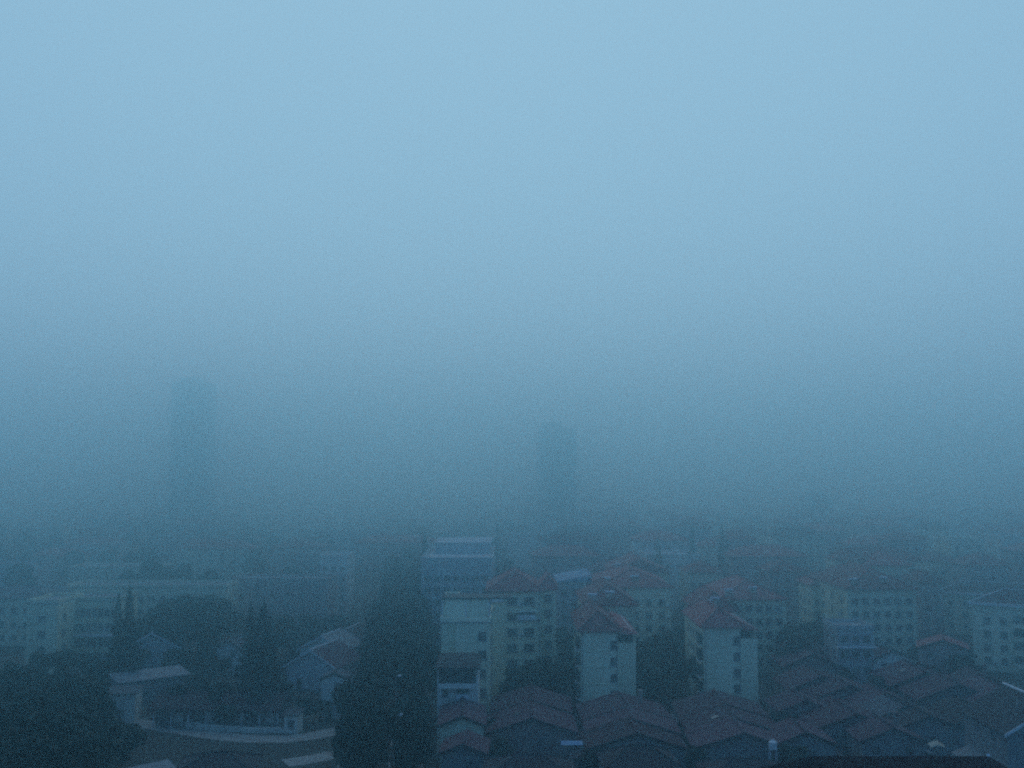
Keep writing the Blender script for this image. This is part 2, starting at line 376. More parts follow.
def stepped(label, pxs, D, eave_py, bays, depth=20, rear=(), wall='cream'):
    """gable wing towards the camera with a lower right bay, and rear units stepping back to the right"""
    p0, p1, p2 = pxs
    ze = zw(eave_py, D); x0, x1, x2 = xw(p0, D, 10), xw(p1, D, 10), xw(p2, D, 10)
    r = thing('apartment_block', label, 'apartment block', (x0, D, 0), 0, G_GABLE)
    a, c = x1 - x0, x2 - x0
    wing(r, 0, a, 0, depth, ze, 'hip', 2.9, wall=wall, S=[a - .75], W=5, st=5, z1=2.4, sh=2.75, fine=True, ww=1.1, ac=0)
    zlow = ze - 2.7
    b = MB(); b.box(a + .02, c, .25, depth - .5, -.1, zlow); b.box(a + .02, c + .02, .2, .34, zlow + .003, zlow + .85); b.box(c - .14, c + .02, .345, depth - .5, zlow + .003, zlow + .85)
    b.build('wall', wall, r)
    b = MB(); b.box(a + .04, c - .2, 2.2, depth - .6, zlow + .003, ze - .02); b.build('wall', 'grey', r)
    b = MB(); b.box(a + .3, c - .35, 2.14, 2.19, zlow + .05, ze - .35); b.build('balcony_door', 'dark', r)
    b = MB(); b.hull([(a + .05, .3, ze - .45), (c + .5, .3, ze - .45), (c + .5, depth - .3, ze - .45), (a + .05, depth - .3, ze - .45)],
                     [(a + .62, 1.2, ze + .7), (a + .9, 1.2, ze + .7), (a + .9, depth - 1, ze + .7), (a + .62, depth - 1, ze + .7)])
    b.build('roof', 'redroof', r)
    for y in (4, 8.5, 13): win(r, c, y, 4.4, math.pi / 2, 1.3, 1.4, True); win(r, c, y, 7.2, math.pi / 2, 1.3, 1.4, True)
    b = MB()                                       # boxed-in kitchen bays on the left flank
    for k in range(5): b.box(-.75, -.003, .9, 2.6, 1.6 + k * 2.75, 3.5 + k * 2.75, 1); b.box(-.85, -.003, .8, 2.7, 1.4 + k * 2.75, 1.597 + k * 2.75, 0)
    b.build('bay_window', ['trim', 'glass'], r)
    pipe(r, a - .15, 0, ze - .1); pipe(r, .25, 0, ze - .1)
    for (q0, q1, DD, dep, ep, sn, rf) in rear:
        zz = zw(ep, DD); u0, u1 = xw(q0, DD, 14) - x0, xw(q1, DD, 14) - x0
        wing(r, u0, u1, DD - D, DD - D + dep, zz, rf, 3.4, wall=wall, S=sn, W=3, E=2, st=6, z1=2.4, sh=2.75, fine=False, bal=(0,), smarg=.04)
        solar(r, u0 + 1.5, DD - D - .2, zz + .8); solar(r, (u0 + u1) / 2, DD - D + .5, zz + 1.2)
    return r
stepped('cream gable-ended block with red roof, second of three from the tree avenue', (581, 618, 636), 181, 632, 2, 22,
        rear=[(585, 636, 205, 22, 606, 4, 'hip'), (600, 671, 238, 26, 588, 5, 'hip'), (612, 668, 268, 20, 573, 0, 'gable')])
stepped('cream gable-ended block with red roof, rightmost, tiers of dark windows on its wing', (704, 741, 758), 186, 628, 2, 20,
        rear=[(700, 734, 208, 18, 612, 2, 'hip'), (722, 786, 228, 24, 600, 6, 'hip')])

# ------------------------------------------------------------------ other buildings one can tell apart
def simple_block(name, label, cat, p0, p1, D, top, depth=14, roof='flat', wall='cream', rm='redroof', S=4, W=0, E=0, rise=2.5, base=None, st=None, rz=0, group=None, sh=2.9, fine=False, deck='deck', trim=None, ww=1.4, wh=1.4, band=True, ac=.15):
    ze = zw(top, D); x0, x1 = xw(p0, D, ze * .6), xw(p1, D, ze * .6)
    r = thing(name, label, cat, (x0, D, 0), rz, group)
    st = st or max(1, int((ze - .4) / sh))
    wing(r, 0, x1 - x0, 0, depth, ze, roof, rise, wall=wall, rm=rm, S=S, W=W, E=E, st=st, z1=1.9, sh=sh, fine=fine, smarg=.03, deck=deck, trim=trim, ww=ww, wh=wh, band=band, ac=ac)
    return r, x1 - x0, ze
r, W_, ze = simple_block('flat_roofed_block', 'large grey block with broad pale flat roof, behind the terraced cream block', 'office block', 421, 492, 262, 561, 44, 'flat', 'grey', S=7, E=6, deck='whitedeck', ww=1.8)
b = MB(); b.box(2, W_ - 1, 20, 40, ze + .21, ze + 3.0); b.box(1.6, W_ - .6, 19.6, 40.4, ze + 3.003, ze + 3.2, 1); b.build('penthouse', ['grey', 'whitedeck'], r)
r, W_, ze = simple_block('school_building', 'pale yellow school end wing, narrow and tall, beside the dark trees at left', 'school', 26, 57, 226, 604, 13, 'flat', 'yellow', S=1, E=2, sh=3.2, ww=1.6)
r, W_, ze = simple_block('school_building', 'long pale yellow school wing with a window row above a projecting ledge', 'school', 58, 118, 236, 601, 12, 'flat', 'yellow', S=9, E=1, sh=3.2, ww=1.1, wh=1.8)
b = MB(); b.box(3, W_ + .6, -2.2, -.06, 6.6, 6.9); b.build('ledge', 'trim', r)
simple_block('long_block', 'long low block with pale roof edge behind the pair of slender conifers', 'school', 66, 226, 286, 588, 12, 'flat', 'cream', S=14, E=2, sh=3.3, deck='deck', ww=1.6)
simple_block('low_block', 'low pale block with dull hip roof at the left edge behind the school', 'low block', -30, 46, 262, 599, 14, 'hip', 'cream', S=6, E=2, sh=3.3, rm='greyroof')
simple_block('apartment_block', 'pale grey upright block standing over trees between the school and the avenue', 'apartment block', 320, 347, 318, 558, 14, 'flat', 'white', S=3, E=2)
simple_block('apartment_block', 'pale pinkish block with hip roof close behind the rightmost cream gable block', 'apartment block', 770, 806, 285, 572, 13, 'hip', 'pink', S=3, W=2)
simple_block('apartment_block', 'dull pink-roofed block seen over the roofs between the two gable-ended blocks', 'apartment block', 688, 724, 300, 573, 14, 'hip', 'cream', S=4, W=2)
r, W_, ze = simple_block('apartment_block', 'wide apartment block with broad red hip roof right of the gable blocks', 'apartment block', 848, 917, 240, 590, 30, 'hip', 'cream', S=6, W=4, rise=4.0)
solar(r, 2, 1.5, ze + .9); solar(r, 9, 2.0, ze + 1.2)
r, W_, ze = simple_block('office_house', 'small pale flat-roofed house with banded front before the wide red-roofed block', 'house', 838, 874, 205, 630, 9, 'flat', 'grey', S=3, W=2, sh=2.9, fine=True, ww=1.5)
b = MB(); b.box(-.3, W_ + .3, -1.2, -.06, ze - 3.3, ze - 3.05); b.build('canopy', 'trim', r)
G_DIAG = 'long blocks running towards the right edge'
for (p0, D, top, length, label, S) in (
        (972, 232, 603, 42, 'long cream slab with pale eaves and many windows, cut by the right edge', 12),
        (938, 284, 592, 40, 'long slab with pale eaves, second behind the one at right edge', 10),
        (905, 345, 577, 40, 'hazy long slab with pale eaves, farthest of the three at right', 9)):
    ze = zw(top, D); x0 = xw(p0, D, ze)
    r = thing('apartment_block', label, 'apartment block', (x0, D, 0), R(-36), G_DIAG)
    wing(r, 0, length, 0, 12, ze, 'hip', 2.6, wall='cream', rm='brownroof', S=S, W=2, st=6, z1=2.2, sh=2.8, fine=False, trim='trim', bal=(2, 5, 8), smarg=.03)
    b = MB(); b.box(-.75, length + .75, -.95, -.62, ze - .2, ze + .36); b.build('gutter', 'trim', r)
simple_block('apartment_block', 'dusky block with low red hip roof just left of the wide red-roofed block', 'apartment block', 812, 842, 262, 586, 12, 'hip', 'cream', S=3, W=3)
simple_block('apartment_block', 'narrow block with red hip roof wedged between the wide red-roofed block and the slabs', 'apartment block', 921, 944, 272, 583, 12, 'hip', 'pink', S=2, W=2)
simple_block('apartment_block', 'dull block with brown hip roof right behind the wide red-roofed block', 'apartment block', 868, 912, 292, 566, 14, 'hip', 'cream', S=5, W=2, rise=3.4)
simple_block('apartment_block', 'hazy block with red hip roof rising over the rear of the right edge slabs', 'apartment block', 968, 1010, 318, 566, 13, 'hip', 'pink', S=4, W=2, rise=3.2)
simple_block('apartment_block', 'small hazy block with reddish roof over the middle of the long slabs', 'apartment block', 930, 958, 335, 562, 12, 'hip', 'cream', S=3, W=2)
simple_block('house', 'low grey house with brown hip roof under the wall of the rightmost cream gable block', 'house', 790, 828, 214, 652, 9, 'hip', 'grey', S=3, W=2, rise=1.8, rm='brownroof')
r, W_, ze = simple_block('workshop', 'shed with bright blue sheet roof beyond the cream gable blocks', 'workshop', 558, 590, 258, 582, 18, 'none', 'grey', S=3)
b = MB(); b.hull([(-.5,-.6,ze+.01),(W_+.5,-.6,ze+.01),(W_+.5,18,ze+.01),(-.5,18,ze+.01)], [(-.5,-.6,ze+.2),(W_+.5,-.6,ze+1.6),(W_+.5,18,ze+1.6),(-.5,18,ze+.2)]); b.build('roof', 'blueroof', r)

# towers in the murk
def tower(label, p0, p1, D, top, depth, parts=()):
    ze = zw(top, D); x0, x1 = xw(p0, D, 60), xw(p1, D, 60)
    r = thing('tower_block', label, 'tower', (x0, D, 0), R(4), 'high-rise towers fading in the haze')
    wd = x1 - x0; n = int(ze / 3.1)
    b = MB(); b.box(0, wd, 0, depth, -.1, ze)
    for k in range(1, n): b.box(-.12, wd + .12, -.12, depth + .12, k * 3.1, k * 3.1 + .5)
    b.build('wall', 'grey', r)
    b = MB()
    for i in range(3): b.box(wd * (.1 + i * .3), wd * (.1 + i * .3) + wd * .2, -.22, -.13, 4, ze - 2)
    b.build('glazed_bay', 'glass', r)
    for (f0, f1, dz) in parts: b = MB(); b.box(wd * f0, wd * f1, depth * .2, depth * .8, ze + .003, ze + dz); b.build('roof_house', 'grey', r)
    return r
tower('tallest grey tower block, a faint slab in the haze at left', 170, 208, 800, 382, 24, [(.2, .75, 4)])
tower('faint tower block with stepped top, in the haze near the middle', 541, 577, 740, 428, 26, [(.1, .62, 4.5)])
tower('short slim tower block, barely seen in the haze at right', 808, 832, 720, 497, 20, [(.2, .8, 3)])
simple_block('apartment_block', 'faint pale block high in the haze above the long slabs at right', 'apartment block', 944, 962, 560, 524, 14, 'flat', 'white', S=0, band=False)

# ------------------------------------------------------------------ gabled houses
def house(label, px, py, D=None, w=11, d=11, rise=1.7, zr=7.7, wall='brick', rm='brownroof', trim=None, group=None, rz=0, wins=2, name='row_house', cat='house', chimney=False, over=.45, storey=True, fine=True, rng=random.Random(5)):
    """gable towards the camera: (px, py) is where the photo shows the front of the ridge"""
    if D is None: D = dist(py, zr)
    zr = zw(py, D); x = xw(px, D, zr)
    r = thing(name, label, cat, (x, D, 0), rz, group)
    ze = zr - rise; hw = w / 2
    b = MB()
    prof = [(-hw, -.1), (hw, -.1), (hw, ze - .05), (0, zr - .17), (-hw, ze - .05)]
    b.hull([(q, d, z) for q, z in prof], [(q, 0, z) for q, z in prof]); b.build('wall', wall, r)
    t = .2; sl = rise / hw; b = MB()
    for s in (-1, 1):
        e = hw + over; y0, y1 = -over, d + over
        lo = [(0, y0, zr - t + .05), (s * e, y0, ze - sl * over - t + .05), (s * e, y1, ze - sl * over - t + .05), (0, y1, zr - t + .05)]
        b.hull(lo, [(q, y, z + t) for q, y, z in lo])
    ro = b.build('roof', rm, r)
    b = MB(); b.tube((0, -over - .03, zr + .1), (0, d + over + .03, zr + .1), .17, .17, 6); b.build('ridge_cap', trim or rm, ro)
    b = MB()
    for s in (-1, 1):
        e = hw + over + .05; yf = -over
        lo = [(0, yf - .1, zr - .22), (s * e, yf - .1, ze - sl * over - .22), (s * e, yf - .005, ze - sl * over - .22), (0, yf - .005, zr - .22)]
        b.hull(lo, [(q, y, z + .38) for q, y, z in lo])
    b.build('bargeboard', trim or 'darkroof', ro)
    if chimney:
        b = MB(); b.box(hw * .4, hw * .4 + .6, d * .6, d * .6 + .6, ze, zr + .9); b.box(hw*.4 - .06, hw*.4 + .66, d*.6 - .06, d*.6 + .66, zr + .903, zr + 1.05); b.build('chimney', 'brick', ro)
    if name == 'row_house':
        f = rng.random()
        if f < .45:
            q = rng.choice((-1, 1)) * hw * rng.uniform(.3, .6); yy = d * rng.uniform(.25, .6); zz = zr - abs(q) * sl
            b = MB(); k = -sl if q > 0 else sl
            lo = [(q - .5, yy, zz - .5 * k + .06), (q + .5, yy, zz + .5 * k + .06), (q + .5, yy + 1.1, zz + .5 * k + .06), (q - .5, yy + 1.1, zz - .5 * k + .06)]
            b.hull(lo, [(u, v, z + .1) for u, v, z in lo]); b.build('skylight', 'glass', ro)
        if f > .3:
            q = -hw * rng.uniform(.3, .7); yy = d * rng.uniform(.2, .8); zz = zr - abs(q) * sl
            b = MB(); b.tube((q, yy, zz - .1), (q, yy, zz + .8), .07, .07, 6); b.tube((q, yy, zz + .8), (q, yy, zz + .95), .14, .05, 6); b.build('vent_pipe', 'metal', ro)
        if f > .55:
            sd_ = rng.choice((-1, 1)); ax0, ax1 = (hw + .02, hw + 2.3) if sd_ > 0 else (-hw - 2.3, -hw - .02); zl = ze * .55
            b = MB(); b.box(ax0, ax1, d * .35, d * .9, -.1, zl); b.build('annex', 'greybrick', r)
            b = MB(); zi, zo = zl + .9, zl + .05
            za_, zb_ = (zi, zo) if sd_ > 0 else (zo, zi)
            lo = [(ax0, d*.35 - .2, za_), (ax1, d*.35 - .2, zb_), (ax1, d*.9 + .2, zb_), (ax0, d*.9 + .2, za_)]
            b.hull(lo, [(u, v, z + .12) for u, v, z in lo]); b.build('annex_roof', rng.choice(('greyroof', 'paleroof', 'brownroof')), r)
    if wins:
        xs = [-hw * .5, hw * .5] if wins == 2 else ([-hw * .6, 0, hw * .6] if wins == 3 else [hw * .25])
        for q in xs:
            if storey and ze > 4.8: win(r, q + rng.uniform(-.4, .4), 0, ze - 2.0, 0, 1.2, 1.3, fine)
            if q is not xs[0] or not storey: win(r, q, 0, 1.0, 0, 1.2, 1.3, fine)
        b = MB(); b.box(-hw * .55, -hw * .55 + 1.0, -.06, .04, 0, 2.1); b.build('door', 'door', r)
        for y in (d * .3, d * .7):
            if ze > 4.8: win(r, -hw, y, ze - 2.0, -math.pi / 2, 1.2, 1.3, fine); win(r, hw, y, ze - 2.0, math.pi / 2, 1.2, 1.3, fine)
    return r
def hip_house(label, px, py, D, w, d, rise, wall, rm, group=None, rz=0):
    za = zw(py, D + d / 2); ze = za - rise - .24; x = xw(px, D, za)
    r = thing('house', label, 'house', (x, D, 0), rz, group)
    b = MB(); b.box(-w/2, w/2, 0, d, -.1, ze); b.build('wall', wall, r)
    hip_roof(r, -w/2, w/2, 0, d, ze, rise, .5, rm)
    for q in (-w/4, w/4): win(r, q, 0, ze - 2.1, 0, 1.2, 1.3, True)
    return r
G_ROW = 'gabled row houses below the cream blocks'
ROW = [
 ('first row column right of the avenue, rear brown-roofed house behind the blue lean-to', 531, 700, 12.0, 1.8, 'brick', 'brownroof', 11),
 ('brown brick row house with the blue lean-to roof at its right corner', 532, 718, 12.5, 2.0, 'brick', 'brownroof', 11),
 ('rear house of the row standing straight before the second cream gable block', 628, 706, 13.0, 1.9, 'brick', 'brownroof', 10),
 ('middle house of the row before the second cream gable block, stepped chevron roof', 633, 719, 13.0, 1.9, 'brick', 'brownroof', 9),
 ('third house of the row before the second cream gable block, wide brown roof', 637, 733, 13.0, 2.0, 'greybrick', 'brownroof', 9),
 ('rear house of the row standing before the rightmost cream gable block', 725, 704, 13.0, 1.9, 'brick', 'brownroof', 10),
 ('middle house of the row before the rightmost cream gable block', 737, 719, 13.0, 1.9, 'brick', 'brownroof', 9),
 ('front house of the row before the rightmost cream gable block, white tank above', 744, 733, 13.0, 2.0, 'greybrick', 'brownroof', 9),
 ('farthest gabled house beside the small pale banded house', 813, 654, 11.0, 2.4, 'brick', 'brownroof', 12),
 ('gabled house one step in front of the farthest, right of the third cream block', 822, 676, 11.0, 2.2, 'brick', 'brownroof', 10),
 ('broad brown gable in the middle of the right-hand roofs', 850, 685, 13.0, 2.3, 'brick', 'brownroof', 12),
 ('brown gable in front of the broad one, half hidden by trees', 857, 714, 13.0, 2.2, 'greybrick', 'brownroof', 12),
 ('gabled house with pale left roof slope, near the long cream slab', 926, 672, 12.0, 2.4, 'brick', 'brownroof', 12),
 ('gabled house in front of the one near the long cream slab', 958, 684, 13.0, 2.5, 'greybrick', 'brownroof', 13),
 ('dark gabled house behind the beige tarpaulin', 930, 716, 13.0, 2.2, 'greybrick', 'darkroof', 11),
 ('low gabled house at right edge under the long cream slab', 1010, 690, 12.0, 2.2, 'brick', 'brownroof', 12),
 ('dark gabled house beside the broad black hip roof, behind its right end', 985, 712, 12.0, 2.2, 'greybrick', 'darkroof', 11),
 ('small brown house squeezed left of the broad brown gable', 806, 700, 8.0, 1.6, 'brick', 'brownroof', 8),
 ('small brown-roofed house just right of the broad brown gable', 888, 694, 8.5, 1.7, 'brick', 'brownroof', 8),
 ('small house low in the lane between the white tank and the half hidden gable', 806, 732, 8.0, 1.6, 'greybrick', 'brownroof', 8),
 ('small brown house left of the dark gabled house behind the tarpaulin', 893, 728, 8.5, 1.7, 'greybrick', 'brownroof', 8),
 ('little house just under the second house of the long cream slab row', 985, 676, 8.5, 1.8, 'brick', 'brownroof', 8),
 ('small house on the near side of the pale left roof slope', 905, 706, 8.0, 1.6, 'brick', 'greyroof', 8),
]
rr = random.Random(3)
for (lb, px, py, w_, rs, wl, rm, d_) in ROW:
    house(lb, px, py, None, w_, d_, rs, 7.7, wl, rm, None, G_ROW, R(rr.uniform(-3, 3)), rr.choice((1, 2, 2, 3)), chimney=rr.random() < .3)
house('house with pale-edged dark roof rising out of the bottom right corner', 1052, 705, 128, 11, 12, 3.2, 7.7, 'greybrick', 'darkroof', 'trim', G_ROW, 0, 2)
hip_house('darkest hip roof at the bottom edge, below the brick gable with the blue lean-to', 530, 754, 124, 10.0, 8, 1.8, 'greybrick', 'darkroof', G_ROW, 0)
hip_house('dark hip roof nearest in the row before the second cream gable block', 644, 745, 128, 8.5, 7, 1.8, 'greybrick', 'darkroof', G_ROW, R(4))
hip_house('low dark hip-roofed house in front of the house with the white tank', 752, 758, 124, 10.0, 8, 1.8, 'greybrick', 'darkroof', G_ROW, R(-3))
# pale-gabled house below the terraced block
house('small house with plain cream gable and dark roof, beside the foot of the avenue', 462, 716, 149, 6.0, 12, 1.2, 7.7, 'cream', 'brownroof', None, None, R(2), 0, 'house')
house('low brown lean house in front of the plain cream gable', 463, 744, 139, 5.6, 7, 1.1, 5, 'greybrick', 'brownroof', None, None, R(-2), 1, 'house')
# left-hand houses among the trees
G_LEFT = 'houses among the trees at left'
house('house with pale-edged brown gable roof, between the cone-shaped trees and the avenue', 311, 650, None, 10.5, 13, 3.2, 7.7, 'grey', 'brownroof', 'trim', G_LEFT, R(-14), 2, 'house')
house('house with pale roof just behind the pale-edged brown gable', 322, 636, None, 10.0, 10, 2.8, 7.7, 'white', 'paleroof', 'trim', G_LEFT, R(-14), 2, 'house')
house('hazy gabled house with pale verge next to the avenue, behind two others', 345, 630, 240, 12.0, 10, 3.4, 7.7, 'grey', 'brownroof', 'trim', G_LEFT, R(-10), 0, 'house')
house('small white annex with low roof in front of the pale-edged gable house', 334, 673, 186, 4.4, 5, .9, 6, 'white', 'greyroof', None, G_LEFT, 0, 1, 'house', over=.2)
house('gabled house with pale sloping roof just right of the two slender conifers', 152, 633, None, 11.5, 13, 3.2, 7.7, 'grey', 'greyroof', 'trim', G_LEFT, R(12), 2, 'house')
house('pale-walled house half hidden left of the dark cone-shaped trees', 229, 640, 226, 6.0, 9, 1.5, 7, 'white', 'greyroof', None, G_LEFT, R(-20), 1, 'house')
def shed(label, cx, cy, D, wd, dp, zlo, zhi, rz, wall='grey', rm='paleroof', name='shed', openings=0):
    x = xw(cx, D, zlo); r = thing(name, label, 'shed', (x, D, 0), rz)
    b = MB(); b.hull([(-wd/2,0,-.1),(wd/2,0,-.1),(wd/2,dp,-.1),(-wd/2,dp,-.1)], [(-wd/2,0,zlo),(wd/2,0,zlo),(wd/2,dp,zhi),(-wd/2,dp,zhi)]); b.build('wall', wall, r)
    b = MB(); s = (zhi - zlo) / dp; lo = [(-wd/2-.4,-.5,zlo-.5*s+.01),(wd/2+.4,-.5,zlo-.5*s+.01),(wd/2+.4,dp+.4,zhi+.4*s+.01),(-wd/2-.4,dp+.4,zhi+.4*s+.01)]
    b.hull(lo, [(q, y, z + .14) for q, y, z in lo]); b.build('roof', rm, r)
    for i in range(openings): win(r, -wd/2 + wd * (i + .5) / openings, 0, .9, 0, 1.2, 1.2, True)
    return r
shed('long shed with pale sheet roof in front of the conifer-side gabled house', 154, 668, 200, 13, 4.2, 4.2, 5.0, R(40), 'greybrick', 'paleroof', openings=4)
shed('small white hut with flat roof at the edge of the dark tree mass', 121, 686, 184, 4.8, 5, 4.7, 4.9, R(6), 'white', 'greyroof', 'hut', 1)
shed('low shed with pale sheet roof at the bottom edge, left of a dark gable', 147, 763, 137, 7.6, 2.2, 4.3, 4.8, R(46), 'greybrick', 'paleroof', openings=2)
hip_house('low house with dark hip roof at the bottom edge, right of the pale shed', 213, 752, 132, 9.0, 7.5, 1.6, 'greybrick', 'darkroof', None, R(6))
shed('white kiosk standing at the right end of the long red-roofed hall', 291, 706, 176, 2.3, 2.5, 3.0, 3.3, R(-8), 'white', 'greyroof', 'kiosk', 1)
# long hall with verandah
D = 179; x0, x1 = xw(152, D, 3), xw(280, D, 3); ze = 3.1; W_ = x1 - x0
r = thing('long_hall', 'long low hall with dull red tiled roof and verandah, above the curving pale lane', 'hall', (x0, D, 0), R(-3))
b = MB(); b.box(0, W_, 1.6, 8, -.1, ze); b.build('wall', 'greybrick', r)
hip_roof(r, 0, W_, 0, 8, ze, 1.9, .5, 'brownroof', gable=True)
for k in range(8):
    b = MB(); q = .2 + k * (W_ - .4) / 7; b.box(q - .09, q + .09, .05, .23, 0, ze); b.build('post', 'trim', r)
for k in range(7): win(r, .2 + (k + .5) * (W_ - .4) / 7, 1.6, .8, 0, 1.6, 1.4, True)
for k in range(4): b = MB(); q = 3.2 + k * 5.2; b.box(q, q + 1.5, 1.5, 1.58, .9, 2.4); b.build('shutter', 'white', r)
# roof of a tall block close below the window
D = 62; zt_ = zw(757, D); x0, x1 = xw(812, D, zt_), xw(990, D, zt_)
r = thing('apartment_block', 'near block whose near-black maroon hip roof is cut off by the bottom edge at right', 'apartment block', (x0, D - 4, 0))
W_ = x1 - x0; ze = zt_ - 2.4
wing(r, -1.2, W_ + 1.2, -5, 9, ze, 'none', wall='grey', S=3, W=4, st=7, z1=2.2, sh=2.9, fine=True)
b = MB(); b.box(-1.9, W_ + 1.9, -5.7, 9.7, ze + .003, ze + .22)
b.hull([(-1.85,-5.65,ze+.223),(W_+1.85,-5.65,ze+.223),(W_+1.85,9.65,ze+.223),(-1.85,9.65,ze+.223)], [(0,1.2,zt_),(W_,1.2,zt_),(W_,4.2,zt_),(0,4.2,zt_)])
ro = b.build('roof', 'blackroof', r)
b = MB(); b.tube((W_, 1.2, zt_ + .03), (W_ + 1.85, -5.65, ze + .25), .11, .11, 6); b.tube((W_, 4.2, zt_ + .03), (W_ + 1.85, 9.65, ze + .25), .11, .11, 6); b.build('hip_cap', 'trim', ro)

# ------------------------------------------------------------------ small things on and between the roofs
D = 147; x = xw(572, D, 5); r = thing('lean_to', 'small bright blue sheet lean-to roof at the corner of a brown gable', 'lean-to', (x, D, 0))
b = MB(); b.hull([(-1.5,0,5.5),(1.5,0,5.5),(1.5,1.1,5.8),(-1.5,1.1,5.8)], [(-1.5,0,5.56),(1.5,0,5.56),(1.5,1.1,5.86),(-1.5,1.1,5.86)]); b.build('roof', 'blueroof', r)
for q in (-1.35, 1.35):
    b = MB(); b.box(q - .05, q + .05, .1, .2, 0, 5.3); b.build('post', 'metal', r)
D = 141; x = xw(773, D, 6); zc = zw(749, D)
b = MB(); b.tube((0,0,0),(0,0,.9),.55,.55,14); b.tube((0,0,.9),(0,0,1.1),.55,.2,14); b.tube((0,0,1.1),(0,0,1.2),.2,.2,10)
for q in ((-.4,-.4),(.4,-.4),(.4,.4),(-.4,.4)): b.tube((q[0],q[1],-zc),(q[0],q[1],0),.05,.05,5)
o = tag(b.build('water_tank', 'tank'), 'small white water tank on thin legs among the right-hand roofs', 'water tank'); o.location = (x, D, zc)
D = 139; x = xw(936, D, 6); zc = zw(747, D); b = MB(); n = 9; pts = []
rr = random.Random(11)
for i in range(n):
    for j in range(n):
        u, v = i / (n - 1) - .5, j / (n - 1) - .5
        pts.append((u * 1.9, v * 1.5, .75 - 2.0 * (abs(u) ** 1.6 + abs(v) ** 1.6) * .55 + rr.uniform(-.06, .06)))
for i in range(n - 1):
    for j in range(n - 1):
        q = [pts[i*n+j], pts[(i+1)*n+j], pts[(i+1)*n+j+1], pts[i*n+j+1]]; b.hull(q, [(x_, y_, z_ + .03) for x_, y_, z_ in q])
o = tag(b.build('tarpaulin', 'cloth'), 'crumpled beige tarpaulin, bright speck lying over a roof at right', 'tarpaulin'); o.location = (x, D, zc)
# boundary wall along the avenue, gate posts
def wall_line(name, label, pts, h, t, m, cat='wall'):
    b = MB()
    for (ax, ay), (bx, by) in zip(pts, pts[1:]):
        d = Vector((bx - ax, by - ay)).normalized(); nx, ny = -d.y * t / 2, d.x * t / 2
        q = [(ax + nx, ay + ny), (bx + nx, by + ny), (bx - nx, by - ny), (ax - nx, ay - ny)]
        b.hull([(x_, y_, -.05) for x_, y_ in reversed(q)], [(x_, y_, h) for x_, y_ in reversed(q)])
    return tag(b.build(name, m), label, cat)
wall_line('boundary_wall', 'white boundary wall along the left side of the tree avenue', [(xw(338, 148, 1), 148), (xw(341, 170, 1), 170), (xw(346, 188, 1), 188)], 2.0, .24, 'white')
wall_line('boundary_wall', 'low pale wall along the far side of the curving pale lane', px_line([(160, 723), (200, 729), (250, 733), (290, 733)]), .9, .25, 'white')
def lamp(px, py, D, label):
    zt = zw(py, D); r = thing('street_lamp', label, 'street lamp', (xw(px, D, zt), D, 0), 0, 'street lamps along the avenue')
    b = MB(); b.tube((0,0,0),(0,0,zt + .2),.09,.05,8); b.tube((0,0,zt + .2),(.6,-.5,zt + .45),.04,.03,6); b.build('pole', 'metal', r)
    b = MB(); b.hull([(.35,-.75,zt+.35),(.85,-.75,zt+.35),(.85,-.4,zt+.4),(.35,-.4,zt+.4)], [(.4,-.7,zt+.55),(.8,-.7,zt+.55),(.8,-.45,zt+.55),(.4,-.45,zt+.55)]); b.build('lamp_head', 'tank', r)
lamp(396, 678, 160, 'farther pale street lamp head showing among the avenue trees')
lamp(397, 717, 142, 'nearer pale street lamp head showing among the avenue trees')

# ------------------------------------------------------------------ trees
def leaf_quad(b, c, s, rng):
    n = Vector((rng.gauss(0, 1), rng.gauss(0, 1), rng.gauss(.35, 1))).normalized()
    u = n.orthogonal().normalized(); v = n.cross(u); a = rng.uniform(0, 6.28)
    p = u * math.cos(a) + v * math.sin(a); q = n.cross(p)
    p = p * s; q = q * s * rng.uniform(.55, .9); f = n * s * .25
    b.face([c - p, c - q * .9 + f, c + p, c + q * .9 + f])
def broad_tree(seed, leaves, H=12.0, ls=(.28, .55)):
    rng = random.Random(seed); t = MB(); c = MB()
    t.tube((0,0,-.1),(.1,.05,H*.3),.32,.22,8); t.tube((.1,.05,H*.3),(.0,.1,H*.62),.22,.09,7)
    lobes = []
    for i in range(15):
        a = rng.uniform(0, 6.28); rad = rng.uniform(.5, 3.9) ; z = H * rng.uniform(.36, .84)
        rad *= 1.0 - max(0, (z / H - .6)) * 1.6
        r_ = rng.uniform(.8, 1.9); lobes.append((Vector((math.cos(a) * rad, math.sin(a) * rad, z)), r_))
    lobes.append((Vector((.2, 0, H * .9 - 1.2)), 1.35))
    for p, r_ in lobes:
        st = Vector((.05, .05, H * rng.uniform(.25, .5))); t.tube(st, p, .11, .03, 5)
    for i in range(leaves):
        p, r_ = rng.choice(lobes)
        d = Vector((rng.gauss(0,1), rng.gauss(0,1), rng.gauss(.15,1))).normalized()
        k = r_ * (rng.random() ** .35) * rng.uniform(.85, 1.12)
        leaf_quad(c, p + Vector((d.x * k, d.y * k, d.z * k * .85)), rng.uniform(*ls), rng)
    return t.mesh('trunk', ['bark']), c.mesh('crown', ['leaf'])
